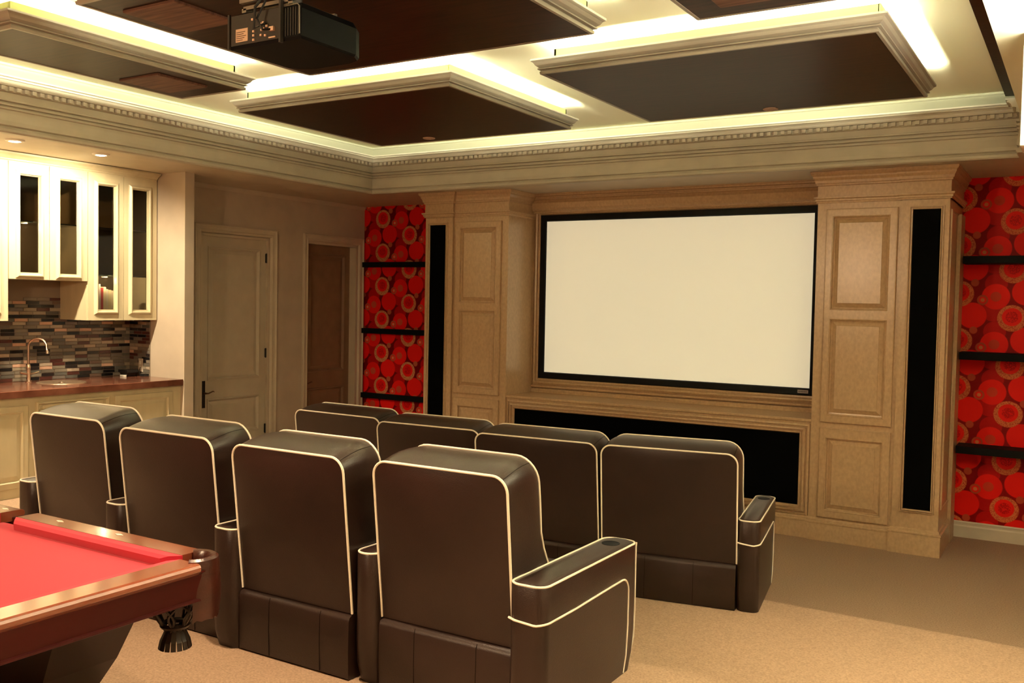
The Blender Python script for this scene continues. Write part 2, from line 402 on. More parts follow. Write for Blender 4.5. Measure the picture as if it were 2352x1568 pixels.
for x, y, l in [(3.059, -2.63, 'small round cover on the ceiling panel nearest the left niche'), (6.511, -2.53, 'small round cover on the ceiling panel before the screen')]:
    t = thing('ceiling_disc', l, 'smoke detector', (x, y, ZP))
    MB().lathe([(.062, ZP), (.062, ZP-.006), (.050, ZP-.012), (.0, ZP-.012)][::-1], x, y, 20).build('disc_plate', 'white_disc', t)
    MB().lathe([(.022, ZP-.010), (.020, ZP-.018), (.0, ZP-.018)][::-1], x, y, 14).build('disc_centre', 'white_disc', t)
# glowing box made up for an unidentified bright area at the far right
t = thing('glow_box', 'glowing white stand-in box hanging under the right soffit', 'light', (8.62, -4.0, 3.87))
b = MB(T_front(-4.137)); b.box(8.455, 8.80, 3.235, 3.885, -.30, 0); b.build('box_body', 'white_gloss', t)
MB(T_front(-4.137)).rings(8.460, 8.795, 3.24, 3.87, [(0, .001), (.002, .012), (.012, .02)]).build('glow_face', 'face_glow', t)
area('soffit_fill_lamp', (9.1, -6.2, 3.45), .4, 3.6, 120, (1, .93, .72), (math.pi, 0, 0))  # unseen upward lamp added to whiten the right soffit

# ------------------------------------------------------------------ built-in wall unit
XC = 4.785
W1, W2, W3 = 1.767, 2.54, 2.945
def raised(b, u0, u1, v0, v1, w=.0, k=1.):
    b.rings(u0, u1, v0, v1, [(-.012, w), (-.006, w+.007), (0, w+.006), (.010*k, w-.010), (.014*k, w-.012), (.045*k, w+.001), (.050*k, w+.004)])
def cap_profile():
    return [(0, ZS-.30), (.012, ZS-.298), (.014, ZS-.285), (.022, ZS-.28), (.022, ZS-.265), (.036, ZS-.255), (.036, ZS-.24), (.004, ZS-.235),
            (.004, ZS-.135), (.016, ZS-.13), (.016, ZS-.115), (.026, ZS-.11), (.030, ZS-.085), (.046, ZS-.06), (.046, ZS-.045), (.062, ZS-.03), (.068, ZS-.012), (.068, ZS-.001), (0, ZS-.001)]
def base_profile():
    return [(0, 0), (.020, 0), (.020, .165), (.024, .172), (.024, .184), (.014, .190), (.014, .202), (.010, .212), (0, .222)]
for side in (-1, 1):
    X = lambda o: XC+side*o
    xi, xj, xo = X(W1), X(W2), X(W3)
    lr = 'left' if side < 0 else 'right'
    # tower cabinet
    t = thing('tower_cabinet', 'tan panelled tower cabinet with %s of the screen' % ('doors, just ' + lr), 'cabinet', ((xi+xj)/2, YP, 0), 'panelled towers beside the screen')
    a, c = min(xi, xj), max(xi, xj)
    MB(T_front(YP)).box(a, c, 0, ZS-.001, -.98, 0).build('carcass', 'glazed_wood', t)
    d0, d1 = min(X(1.855), X(2.505)), max(X(1.855), X(2.505))
    p0, p1 = min(X(1.915), X(2.440)), max(X(1.915), X(2.440))
    for (z0, z1, pans) in ((1.165, 3.225, ((1.235, 2.17), (2.255, 3.155))), (.235, 1.110, ((.300, 1.020),))):
        b = MB(T_front(YP))
        fr = .024
        zs = [z0]+[q for pz in pans for q in pz]+[z1]
        b.rings(d0, d1, z0, z1, [(0, 0), (0, fr), (.006, fr+.004), (.010, fr+.004)], False)
        for k in range(0, len(zs), 2): b.box(d0+.009, d1-.009, (z0+.009 if k == 0 else zs[k]), (z1-.009 if k == len(zs)-2 else zs[k+1]), 0, fr+.004)
        for k in range(len(pans)):
            b.box(d0+.009, p0, pans[k][0], pans[k][1], 0, fr+.004); b.box(p1, d1-.009, pans[k][0], pans[k][1], 0, fr+.004)
        dr = b.build('door', 'glazed_wood', t)
        for q in pans:
            MB(T_front(YP)).rings(p0, p1, q[0], q[1], [(0, fr+.004), (.005, fr+.010), (.012, fr+.008), (.014, fr-.018), (.026, fr-.020), (.064, fr+.002), (.067, fr+.008)]).build('raised_panel', 'glazed_wood', dr)
    pr = cap_profile()
    MB().sweep([(a, YP), (xi, YP), (xi, YSC)] if side < 0 else [(xi, YSC), (xi, YP), (c, YP)], pr).build('capital', 'glazed_wood', t)
    MB().sweep([(a, YP), (c, YP)], base_profile()).build('plinth', 'glazed_wood', t)
    # speaker pilaster
    t = thing('speaker_pilaster', 'tan pilaster with tall black speaker grille, %s end of built-in' % ('far '+lr), 'pilaster', ((xj+xo)/2, YP, 0), 'pilasters with black grilles')
    a, c = min(xj, xo), max(xj, xo)
    YQ = YP-.030
    MB(T_front(YQ)).box(a, c, 0, ZS-.001, -.96, 0).build('shaft', 'glazed_wood', t)
    g0, g1 = min(X(2.638), X(2.872)), max(X(2.638), X(2.872))
    MB(T_front(YQ)).rings(g0-.032, g1+.032, .39, 3.225, [(0, 0), (.002, .016), (.011, .018), (.012, .002), (.019, .002), (.020, .018), (.029, .016), (.031, .002)], False).build('grille_frame', 'glazed_wood', t)
    MB(T_front(YQ)).box(g0, g1, .422, 3.193, 0, .003).build('speaker_grille', 'black_cloth', t)
    path = [(a, -.03), (a, YQ), (c, YQ), (c, -.03)]
    MB().sweep(path, [(o+.004, z) for o, z in pr[1:]] + [(0, ZS-.001), (0, ZS-.30)]).build('capital', 'glazed_wood', t)
    MB().sweep(path, [(0, 0), (.024, 0), (.024, .190), (.030, .196), (.030, .208), (.016, .214), (.012, .235), (0, .24)]).build('plinth', 'glazed_wood', t)
    # mouldings on the outer side face
    if side > 0:
        b = MB(T_right(xo)); b.rings(-.93, -.42, .42, 3.20, [(0, 0), (.004, .012), (.016, .014), (.022, .004)], False)
        b.box(-.36, -.06, .0, 3.2, 0, .03); b.build('side_moulding', 'glazed_wood', t)
# recess back, header, console
xl, xr = XC-W1, XC+W1
t = thing('screen_surround', 'tan wood surround with heavy header behind and above the screen', 'panelling', (XC, YSC, 0))
MB(T_front(YSC)).box(xl+.002, xr-.002, 1.18, ZS-.002, -.36, -.032).build('back_panel', 'glazed_wood', t)
sx0, sx1, sz0, sz1 = 3.194, 6.376, 1.4266, 3.2555
b = MB(T_front(YSC-.0)); b.rings(sx0-.20, sx1+.20, sz0-.19, sz1+.20, [(0, -.03), (0, .018), (.010, .026), (.028, .026), (.031, .004), (.046, .004), (.050, .034), (.066, .042), (.080, .036), (.083, .010), (.094, .010), (.097, .022), (.112, .020), (.124, .0)], False)
b.build('picture_frame', 'glazed_wood', t)
prof = [(-.03, 3.345), (.035, 3.345), (.04, 3.355), (.05, 3.36), (.052, 3.372), (.07, 3.385), (.09, 3.41), (.10, 3.44), (.108, 3.47), (.085, 3.50), (.078, 3.512),
        (.10, 3.516), (.10, 3.528), (.085, 3.532), (.085, 3.55), (.12, 3.556), (.12, 3.572), (.14, 3.576), (.14, ZS-.001), (-.03, ZS-.001)]
MB().sweep([(xl, YSC), (xr, YSC)], prof).build('header_moulding', 'glazed_wood', t)
MB().sweep([(xl, YSC), (xr, YSC)], [(-.03, 1.168), (.014, 1.168), (.014, 1.20), (.008, 1.206), (.008, 1.225), (-.03, 1.225)]).build('apron', 'glazed_wood', t)
t = thing('media_console', 'long low tan console with a black cloth front under the screen', 'cabinet', (XC, YP, 0))
YK = YP+.025
MB(T_front(YK)).box(xl, xr, 0, 1.150, -.58, 0).build('carcass', 'glazed_wood', t)
MB(T_front(YK)).bbox(xl, xr, 1.150, 1.178, -.585, .018).build('console_top', 'glazed_wood', t)
MB(T_front(YK)).rings(3.012+.02, 6.540, .215, 1.130, [(0, 0), (.004, .014), (.022, .022), (.026, .002), (.040, .002), (.044, .026), (.060, .030), (.063, .008), (.077, .008), (.080, .024), (.094, .022), (.104, .002)], False).build('grille_frame', 'glazed_wood', t)
MB(T_front(YK)).box(3.10, 6.445, .300, 1.04, 0, .004).build('cloth_panel', 'black_cloth', t)
MB().sweep([(xl, YK), (xr, YK)], base_profile()).build('plinth', 'glazed_wood', t)
# the screen
t = thing('projection_screen', 'wide blank cream projection screen in a black velvet frame', 'screen', (XC, YSC, sz0))
MB(T_front(YSC)).box(sx0-.005, sx1+.005, sz0-.005, sz1+.005, .005, .012).build('screen_surface', 'screen_fabric_glow', t)
f = MB(T_front(YSC)).rings(sx0-.075, sx1+.075, sz0-.07, sz1+.075, [(0, 0), (0, .030), (.008, .036), (.066, .034), (.075, .013)], False).build('screen_frame', 'black_paint', t)
bd = MB(T_front(YSC)).box(6.262, 6.372, 1.378, 1.412, .034, .040).build('maker_badge', 'badge', f)
b = MB(T_front(YSC))
for k in range(8): b.box(6.272+k*.011, 6.279+k*.011, 1.389, 1.402, .040, .0408)
b.build('maker_badge_print', 'badge_print', t)

# ------------------------------------------------------------------ floating shelves
def shelf(x0, x1, zz, label, group, dep):
    b = MB(T_front(-.012)); b.bbox(x0, x1, zz-.036, zz+.036, 0, dep-.012, .003)
    tag(b.build('floating_shelf', 'black_shelf'), label, 'shelf', group)
for zz, n in ((2.765, 'top'), (1.832, 'middle'), (.915, 'lowest')):
    shelf(.002, 1.835, zz, '%s black floating shelf in the narrow left niche' % n, 'black shelves on the red walls', .08)
    shelf(7.775, 10.4, zz, '%s black floating shelf on the red wall right of the screen' % n, 'black shelves on the red walls', .30)

# ------------------------------------------------------------------ doors on the left wall
def casing(y0, y1, zt, name, label):
    b = MB(T_right(0))
    prof = [(0, 0), (0, .030), (.012, .036), (.020, .030), (.030, .022), (.060, .020), (.072, .026), (.084, .022), (.094, .014), (.100, .0)]
    n = len(prof); loops = []
    for (uy, vz, dy, dz) in ((y0, HB, 1, 0), (y0, zt, 1, -1), (y1, zt, -1, -1), (y1, HB, -1, 0)):
        loops.append([(uy+dy*d, vz+dz*d, w) for d, w in prof])
    vs_ = [q for L in loops for q in L]; fs = []
    for k in range(3):
        for i in range(n-1): fs.append((k*n+i, k*n+i+1, (k+1)*n+i+1, (k+1)*n+i))
    b.add(vs_, fs)
    return struct(b.build(name, 'trim_paint'), label)
def door(y0, y1, zt, rec, m, name, label, hinge=True, handle_y=None, hh=True, jt=.10):
    d = holder(name, label, (-rec, (y0+y1)/2, HB))
    sl = MB(T_right(-rec))
    st = .115; mid0, mid1 = 1.045, 1.285
    zt_ = zt; u0, u1 = y0+st, y1-st
    pans = ((HB+.22, mid0), (mid1, zt-.13))
    sl.box(y0, y1, HB, pans[0][0], -.04, 0); sl.box(y0, y1, pans[0][1], pans[1][0], -.04, 0); sl.box(y0, y1, pans[1][1], zt, -.04, 0)
    for z0, z1 in pans: sl.box(y0, u0, z0, z1, -.04, 0); sl.box(u1, y1, z0, z1, -.04, 0)
    s = sl.build('door_leaf', m, d)
    for z0, z1 in pans:
        MB(T_right(-rec)).rings(u0-.012, u1+.012, z0-.012, z1+.012, [(0, 0), (.004, .012), (.014, .014), (.024, .004), (.034, -.014), (.040, -.016), (.078, -.006), (.084, -.004)]).build('door_panel', m, s)
    jm = MB(T_right(-rec)); jm.box(y0-.02, y0, HB, zt+.02, -.04, rec+.001); jm.box(y1, y1+.02, HB, zt+.02, -.04, rec+.001); jm.box(y0-.02, y1+.02, zt, zt+.03, -.04, rec+.001)
    jm.build('jamb', 'trim_paint', d)
    if hinge:
        for zz in (2.765, 1.575, .62):
            b = MB(T_right(-rec)); b.box(y1-.012, y1-.001, zz-.055, zz+.055, 0, .022)
            b.tube([(y1-.014, zz-.06, .022), (y1-.014, zz+.06, .022)], .008, 8); b.build('hinge', 'bronze', d)
    hy = handle_y
    h = MB(T_right(-rec)).bbox(hy-.024, hy+.024, .955, 1.275, 0, .010, .004).build('handle_plate', 'bronze', d)
    b = MB(T_right(-rec)); b.tube([(hy, 1.13, .008), (hy, 1.13, .05)], .012, 8)
    b.tube([(hy, 1.13, .05), (hy+.03, 1.128, .054), (hy+.07, 1.140, .054), (hy+.105, 1.150, .05), (hy+.125, 1.140, .045)], [.011, .009, .008, .007, .006], 8)
    b.build('handle_lever', 'brass_lever', d)
    b = MB(T_right(-rec)); b.tube([(hy, 1.03, .008), (hy, 1.03, .016)], .010, 8); b.build('keyhole', 'bronze', d)
    return d
door(-2.885, -1.86, 2.985, .035, 'door_paint', 'door_1', 'taupe two-panel door beside the bar with dark lever handle', True, -2.835)
casing(-3.010, -1.722, 3.12, 'trim_4', 'taupe moulded casing around the door nearest the bar')
door(-1.14, -.19, 3.0, .115, 'dark_door_paint', 'door_2', 'dark brown two-panel door set back beside the red niche', False, -1.09)
casing(-1.245, -.045, 3.13, 'trim_5', 'taupe moulded casing around the recessed dark door')

# ------------------------------------------------------------------ bar: backsplash tiles
wb = MB(); wb.box(XSP-.02, XSP, -6.2, YE-.0, CT-.05, 2.55); wb.box(XSP, .065, YE-.006, YE, CT-.02, 2.12)
wb = struct(wb.build('wall_left', 'grout'), 'tiled splashback behind the bar sink')
TL, TH = .142, .0352
tile_me = {}
def tile_mesh(L, H, mi):
    k = (round(L, 4), mi)
    if k not in tile_me:
        b = MB(); l, h, d = L/2-.003, H/2-.0025, .006
        b.rings(-l, l, -h, h, [(0, 0), (0, d-.0015), (.0015, d)])
        me = bpy.data.meshes.new('tile'); me.from_pydata(b.v, [], b.f); me.materials.append(MATS['tile_%d' % mi]); tile_me[k] = me
    return tile_me[k]
ntile = 0
def put_tile(L, loc, facing):
    global ntile
    mi = random.choices(range(12), TW)[0]
    o = bpy.data.objects.new('tile', tile_mesh(L, TH, mi)); COL.objects.link(o); o.parent = wb
    if facing == 'x': o.matrix_local = Matrix(((0, 0, 1, loc[0]), (1, 0, 0, loc[1]), (0, 1, 0, loc[2]), (0, 0, 0, 1)))
    else: o.matrix_local = Matrix(((1, 0, 0, loc[0]), (0, 0, -1, loc[1]), (0, 1, 0, loc[2]), (0, 0, 0, 1)))
    ntile += 1
rest = MB()
row = 0; z = CT+.018
while z < 2.42:
    off = random.choice((0, .35, .5, .7))*TL
    y = YE-.003-off
    if off > .02 and z < 2.03: put_tile(off-.001, (XSP, YE-.003-off/2, z), 'x') if off > .045 else None
    while y > -5.45:
        yc = y-TL/2
        if z < 2.02 or (yc < -4.42 and yc > -5.36):
            if ntile < 282: put_tile(TL, (XSP, yc, z), 'x')
        y -= TL
    row += 1; z += TH
z = CT+.018; row = 0
rb = MB(T_front(YE-.006))
while z < 2.0:
    x = XSP+.008; seq = [.07, TL, TL-.01] if row % 2 else [TL, TL, .062]
    for L in seq:
        L = min(L, .065-x)
        if L > .02:
            mi = random.choices(range(12), TW)[0]
            o = bpy.data.objects.new('tile', tile_mesh(round(L, 2), TH, mi)); COL.objects.link(o); o.parent = wb
            o.matrix_local = Matrix(((1, 0, 0, x+L/2), (0, 0, -1, YE-.006), (0, 1, 0, z), (0, 0, 0, 1)))
        x += L
    row += 1; z += TH

# ------------------------------------------------------------------ bar: lower cabinets and worktop
t = thing('base_cabinet', 'cream base cabinet with panelled doors under the marble worktop', 'cabinet', (.3, -4.9, HB))
XF = .565
MB(T_right(XF)).box(-8.0, YE-.002, HB, CT-.065, -.82, 0).build('carcass', 'cream_wood', t)
def cdoor(parent, y0, y1, z0, z1, x0, m, ins=.075, nm='door'):
    b = MB(T_right(x0)); b.rings(y0, y1, z0, z1, [(0, 0), (0, .016), (.005, .020), (ins-.014, .020), (ins-.006, .024), (ins, .018), (ins+.008, .006), (ins+.016, .006), (ins+.05, .017), (ins+.055, .018)])
    return b.build(nm, m, parent)
for y0, y1, z0, z1 in [(-4.455, -3.765, HB+.09, 1.262), (-5.28, -4.52, 1.16, 1.262), (-5.28, -4.905, HB+.09, 1.14), (-4.895, -4.52, HB+.09, 1.14), (-6.06, -5.36, HB+.09, 1.24), (-6.85, -6.13, HB+.09, 1.24)]:
    cdoor(t, y0, y1, z0, z1, XF, 'cream_wood', .06 if z1-z0 > .3 else .02, 'door' if z1-z0 > .3 else 'drawer_front')
t = thing('worktop', 'polished red brown marble worktop of the bar', 'worktop', (.3, -5, CT-.065))
b = MB(T_right(XSP+.001)); b.bbox(-8.0, YE-.008, CT-.065, CT, 0, .9, .004)
b.build('marble_slab', 'marble', t)
# sink
t = thing('sink', 'round metal bar sink set in the marble worktop', 'sink', (.10, -4.84, CT))
sc = (.10, -4.72)
def lathe_o(prof, cx, cy, nm, m, par, n=28): return MB().lathe(prof, cx, cy, n).build(nm, m, par)
lathe_o([(.02, CT+.0015), (.17, CT+.002), (.19, CT+.004), (.205, CT+.0075), (.222, CT+.008), (.23, CT+.004), (.232, CT+.0005)], *sc, 'rim', 'basin', t)
lathe_o([(.018, CT+.0025), (.022, CT+.006), (.03, CT+.005), (.032, CT+.0025)], *sc, 'drain', 'nickel', t, 16)
# faucet
t = thing('faucet', 'brushed metal gooseneck tap with two side levers at the sink', 'tap', (-.17, -4.90, CT))
fx, fy = -.17, -4.90
MB().lathe([(.0, CT), (.032, CT), (.032, CT+.008), (.020, CT+.02), (.017, CT+.10), (.020, CT+.11), (.020, CT+.16), (.015, CT+.18), (0, CT+.181)], fx, fy, 16).build('body', 'nickel', t)
arc = [(fx, fy, CT+.17), (fx, fy, CT+.36)] + [(fx+.075*math.sin(math.pi*0)+.065-.065*math.cos(a), fy+.055-.055*math.cos(a), CT+.36+.075*math.sin(a)) for a in [k*math.pi/10 for k in range(1, 11)]] + [(fx+.135, fy+.112, CT+.32)]
MB().tube(arc, [.013, .012]+[.011]*10+[.012], 10).build('spout', 'nickel', t)
MB().tube([arc[-1], (fx+.137, fy+.114, CT+.30), (fx+.138, fy+.115, CT+.285)], [.012, .017, .018], 10).build('spray_head', 'nickel', t)
for s in (-1, 1):
    MB().tube([(fx, fy+.015*s, CT+.085), (fx, fy+.05*s, CT+.088), (fx+.02, fy+.10*s, CT+.10)], [.012, .011, .006], 8).build('lever', 'nickel', t)
# small dark box, telephone, outlet
t = thing('card_holder', 'small black box with a pale front on the bar top', 'box', (-.09, -3.80, CT))
MB().box(-.17, -.02, -3.88, -3.74, CT+.045, CT+.075).build('lid', 'bronze', t)
MB().loft([[(-.13, -3.86, CT), (-.05, -3.86, CT), (-.05, -3.76, CT), (-.13, -3.76, CT)], [(-.155, -3.875, CT+.045), (-.03, -3.875, CT+.045), (-.03, -3.745, CT+.045), (-.155, -3.745, CT+.045)]], True, False).build('holder_body', 'bronze', t)
MB().box(-.14, -.045, -3.879, -3.868, CT+.002, CT+.02).build('pale_strip', 'white_gloss', t)
o = thing('outlet_plate', 'pale wall plate on the tiled return above the bar', 'socket', (-.06, YE-.012, 1.50))
MB(T_front(YE-.012)).bbox(-.115, -.045, CT+.045, CT+.19, 0, .008, .003).build('plate', 'white_plate', o)
MB(T_front(YE-.012)).box(-.095, -.065, CT+.125, CT+.165, .008, .010).box(-.095, -.065, CT+.07, CT+.11, .008, .010).build('socket_face', 'white_gloss', o)
t = thing('charger', 'small black charger plugged in below the wall plate', 'charger', (.0, -3.70, CT))
MB().box(-.01, .055, -3.72, -3.66, CT, CT+.028).build('charger_body', 'wire_black', t)
MB().tube([(-.08, YE-.02, CT+.10), (-.07, -3.69, CT+.05), (-.04, -3.70, CT+.006), (-.01, -3.69, CT+.012)], .004, 6).build('cord', 'wire_black', t)

# ------------------------------------------------------------------ bar: upper cabinets
CAT = 3.50
def upper(y0, y1, zb, doors, label, side_only=False):
    t = thing('wall_cabinet', label, 'cabinet', (0, (y0+y1)/2, zb), 'cream upper cabinets with narrow glass doors')
    b = MB(T_right(XSP+.001)); D = XCB-XSP-.001
    b.box(y0, y0+.018, zb, CAT, 0, D); b.box(y1-.018, y1, zb, CAT, 0, D); b.box(y0+.018, y1-.018, zb, zb+.03, 0, D)
    b.box(y0+.018, y1-.018, CAT-.03, CAT, 0, D); b.build('carcass', 'cream_wood', t)
    MB(T_right(XSP+.001)).box(y0+.018, y1-.018, zb+.03, CAT-.03, 0, .01).build('back_panel', 'cabinet_inside', t)
    for zz in ([2.95] if zb > 2.2 else [2.95, 2.46]):
        MB(T_right(XSP)).box(y0+.02, y1-.02, zz, zz+.012, .012, D-.04).build('inner_shelf', 'shelf_glass', t)
    for (a, c, g0, g1, gz0) in doors:
        gt = 3.385; b = MB(T_right(XCB))
        # stiles and rails
        b.box(a, g0, zb, CAT, 0, .020); b.box(g1, c, zb, CAT, 0, .020); b.box(g0, g1, zb, gz0, 0, .020); b.box(g0, g1, gt, CAT, 0, .020)
        d = b.build('door', 'cream_wood', t)
        m_ = MB(T_right(XCB)).rings(g0-.045, g1+.045, gz0-.055, gt+.045, [(0, .020), (.006, .030), (.022, .046), (.032, .046), (.038, .038), (.046, .006), (.050, .004)], False).build('glass_moulding', 'cream_wood', d)
        MB(T_right(XCB)).box(g0+.002, g1-.002, gz0, gt, .002, .005).build('glass_pane', 'smoked_glass', d)
    return t
upper(-4.897-.41, -4.487, 2.40, [(-5.302, -4.900, -5.195, -5.000, 2.465), (-4.894, -4.490, -4.790, -4.595, 2.465)], 'short cream upper cabinet with two glass doors above the sink')
upper(-4.485, YE-.012, 2.004, [(-4.482, -4.073, -4.372, -4.177, 2.115), (-4.067, YE-.014, -3.968, -3.775, 2.115)], 'tall cream upper cabinet with books behind its glass door')
upper(-6.12, -5.309, 2.004, [(-5.71, -5.312, -5.61, -5.42, 2.115), (-6.118, -5.715, -6.01, -5.82, 2.115)], 'tall cream upper cabinet at the left edge of the picture')
t = thing('crown_moulding', 'cream crown moulding along the top of the upper cabinets', 'moulding', (XCB, -4.8, CAT))
MB().sweep([(XCB, -6.3), (XCB, YE-.02)], [(-.1, CAT), (.022, CAT), (.024, CAT+.008), (.034, CAT+.012), (.034, CAT+.022), (.045, CAT+.03), (.062, CAT+.046), (.085, CAT+.058), (.10, CAT+.062), (.10, CAT+.078), (-.1, CAT+.078)]).build('crown_profile', 'cream_wood', t)
# books and glass inside
y = -4.352; k = 0
for wd, h, mt, lb in [(.030, .20, 'red_binding', 'red book at the left of the row behind the glass door'), (.022, .235, 'white_gloss', 'tall white book beside the red ones in the bar cabinet'), (.028, .21, 'red_binding', 'second red book behind the bar cabinet glass'),
                      (.030, .215, 'cream_binding', 'leaning cream book in the middle of the cabinet row'), (.024, .20, 'white_gloss', 'thin white book right of the cream one'),
                      (.034, .195, 'cream_binding', 'thick cream book near the right of the cabinet row'), (.028, .19, 'white_gloss', 'rightmost white book in the cabinet row')]:
    b = MB(); b.box(-.11, .12, y, y+wd, 2.036, 2.036+h*1.45)
    o = b.build('book', mt); tag(o, lb, 'book', 'books behind the bar cabinet glass'); y += wd+.002
# small puck lamps added under the inner shelves to brighten books and glass
for n_, (x, y, z, e) in enumerate(((.10, -4.24, 2.445, 7), (.06, -5.08, 2.935, 4))):
    t = thing('added_puck_light', 'tiny added fill lamp under the inner shelf of the %s upper cabinet' % ('tall book' if n_ == 0 else 'short over-sink'), 'lamp', (x, y, z))
    MB().lathe([(0, z+.014), (.03, z+.014), (.03, z+.004), (0, z+.003)], x, y, 14).build('puck_body', 'white_gloss', t)
    l = bpy.data.lights.new('added_puck_lamp', 'POINT'); l.energy = e; l.color = (1, .88, .62); l.shadow_soft_size = .02
    lo = bpy.data.objects.new('added_puck_lamp', l); lo.location = (x+.03, y, z-.03); COL.objects.link(lo)
t = thing('drinking_glass', 'tall dark glass inside the last upper cabinet', 'glass', (0.03, -3.87, 2.034))
MB().lathe([(0, 2.034), (.032, 2.034), (.033, 2.04), (.006, 2.05), (.006, 2.12), (.03, 2.15), (.038, 2.20), (.034, 2.26), (.0, 2.26)], .03, -3.89, 16).build('goblet_bowl', 'glass_dark', t)

# downlight fixtures over the bar
for x, y, l in [(.88, -5.66, 'glowing recessed downlight in the soffit at the left edge'), (.88, -4.83, 'glowing recessed downlight in the soffit above the sink')]:
    t = thing('downlight', l, 'downlight', (x, y, ZS), 'recessed downlights above the bar')
    MB().lathe([(.045, ZS-.012), (.052, ZS-.016), (.075, ZS-.010), (.08, ZS-.0)], x, y, 24).build('trim_ring', 'white_gloss', t)
    MB().lathe([(.0, ZS-.020), (.03, ZS-.018), (.046, ZS-.012)], x, y, 24).build('bulb', 'lamp_glow', t)

# ------------------------------------------------------------------ theatre seats
def rrect(w0, w1, z0, z1, r, n=7):
    """outline from bottom-left up over the top to bottom-right (open at the bottom)"""
    pts = [(w0, z0 + (z1-r-z0)*k/8) for k in range(8)]
    pts += [(w0+r-r*math.cos(a), z1-r+r*math.sin(a)) for a in [k*math.pi/2/n for k in range(n+1)]]
    m = 8
    pts += [(w0+r+(w1-w0-2*r)*k/m, z1) for k in range(1, m)]
    pts += [(w1-r+r*math.sin(a), z1-r+r*math.cos(a)) for a in [k*math.pi/2/n for k in range(n+1)]]
    pts += [(w1, z0 + (z1-r-z0)*(8-k)/8) for k in range(1, 9)]
    return pts
def interp(z, tab):
    if z <= tab[0][0]: return tab[0][1]
    for (a, va), (c, vc) in zip(tab, tab[1:]):
        if z <= c: return va+(vc-va)*(z-a)/(c-a)
    return tab[-1][1]
def plan_arm(x0, x1, y0, y1, r, n=5):
    pts = []
    for cx, cy, a0 in ((x1-r, y0+r, -90), (x1-r, y1-r, 0), (x0+r, y1-r, 90), (x0+r, y0+r, 180)):
        pts += [(cx+r*math.cos(math.radians(a0+90*k/n)), cy+r*math.sin(math.radians(a0+90*k/n))) for k in range(n+1)]
    return pts
ZA = .645
def seat(W, label, row, outer=0, left=True, armw=.175, hidden=False, rear=-.06, lift=0):
    t = thing('theatre_seat', label, 'chair', (0, 0, 0), row)
    h = W/2; YR = [(.33, .013), (1.10, -.072), (1.2, -.078)]; YFt = [(.40, .46), (.52, .40), (.61, .33), (.76, .245), (.95, .225), (1.12, .20)]
    z0 = .325; rearO = rrect(-h, h, z0, 1.10, .075); frontO = rrect(-h+.004, h-.004, .40, 1.150, .115)
    loops = []
    zc = .72
    def by(x, z, am): return am*max(0, 1-(x/h)**2)*max(0, 1-((z-zc)/.41)**2)
    for q in (.03, .2, .4, .6, .8, .93):
        lp = []
        for x, z in rearO:
            X_, Z_ = x*q, zc+(z-zc)*q; lp.append((X_, interp(Z_, YR)-by(X_, Z_, .026)-.001, Z_))
        loops.append(lp)
    R = [(x, interp(z, YR), z) for x, z in rearO]
    F = [(x, interp(z, YFt), z) for x, z in frontO]
    loops.append(R)
    for k in range(1, 6):
        q = k/6; bl = .010*math.sin(math.pi*q)
        loops.append([(a[0]*(1-q)+c[0]*q + (bl if a[0] > h*.7 else -bl if a[0] < -h*.7 else 0), a[1]*(1-q)+c[1]*q, a[2]*(1-q)+c[2]*q + (1.5*bl if a[2] > .95 else 0)) for a, c in zip(R, F)])
    loops.append(F)
    for q in (.93, .8, .6, .4, .2, .03): loops.append([(x*q, interp(.775+(z-.775)*q, YFt)+by(x*q, .775+(z-.775)*q, .03), .775+(z-.775)*q) for x, z in frontO])
    bk = MB().loft(loops, True, True).build('backrest', 'leather', t, sharp=50)
    MB().tube([(x*1.004, y-.003, z+.002) for x, y, z in R], .0062, 6).build('piping', 'piping', bk)
    MB().tube([(x*1.004, y+.003, z+.002) for x, y, z in F], .0060, 6).build('piping', 'piping', bk)
    i = 8+5
    for sx in (1, -1):
        a = rearO[-13] if sx > 0 else rearO[12]; c = frontO[-13] if sx > 0 else frontO[12]
        q = [(a[0]*(1-k/6)+c[0]*k/6+sx*(.010*math.sin(math.pi*k/6))*1.02, interp(a[1], YR)*(1-k/6)+interp(c[1], YFt)*k/6, a[1]*(1-k/6)+c[1]*k/6+.0155*math.sin(math.pi*k/6)) for k in range(7)]
        MB().tube(q, .0014, 5).build('stitched_seam', 'seam', bk)
    # base
    b = MB(); pr = [(-.0, .0), (-.012, .01), (-.016, .15), (-.014, .290), (-.006, .312), (.02, .322), (.12, .322)]
    b.loft([[(-h, y, z) for y, z in pr]+[(-h, .12, 0)], [(h, y, z) for y, z in pr]+[(h, .12, 0)]], True, True)
    bs = b.build('back_skirt', 'leather', t, 50)
    for u in (-.16, .19):
        MB().tube([(u, -.0125, .012), (u, -.0165, .15), (u, -.0145, .290), (u, -.006, .3125)], .0016, 5).build('stitched_seam', 'seam', bs)
    hc = h-.06 if hidden else h
    MB().box(-hc+.01, hc-.01, .12, .80, .02, .30).build('seat_base', 'leather', t)
    b = MB(); c = plan_arm(-hc+.005, hc-.005, .25, .93, .05)
    sc_ = lambda s, z: [(x*s, .59+(y-.59)*s, z) for x, y in c]
    b.loft([sc_(.97, .30), sc_(1, .33), sc_(1, .44), sc_(.97, .475), sc_(.85, .49), sc_(.4, .50)], True, True).build('seat_cushion', 'leather', t, 50)
    b = MB(); b.loft([[(x, y, z) for x in (-hc+.01,) for y, z in ((.80, .06), (.90, .06), (.915, .10), (.915, .30), (.80, .31))], [(hc-.01, y, z) for y, z in ((.80, .06), (.90, .06), (.915, .10), (.915, .30), (.80, .31))]], True, True)
    b.build('footrest', 'leather', t, 50)
    arms = []
    if left: arms.append((-h-armw-.002, -h-.002, -1))
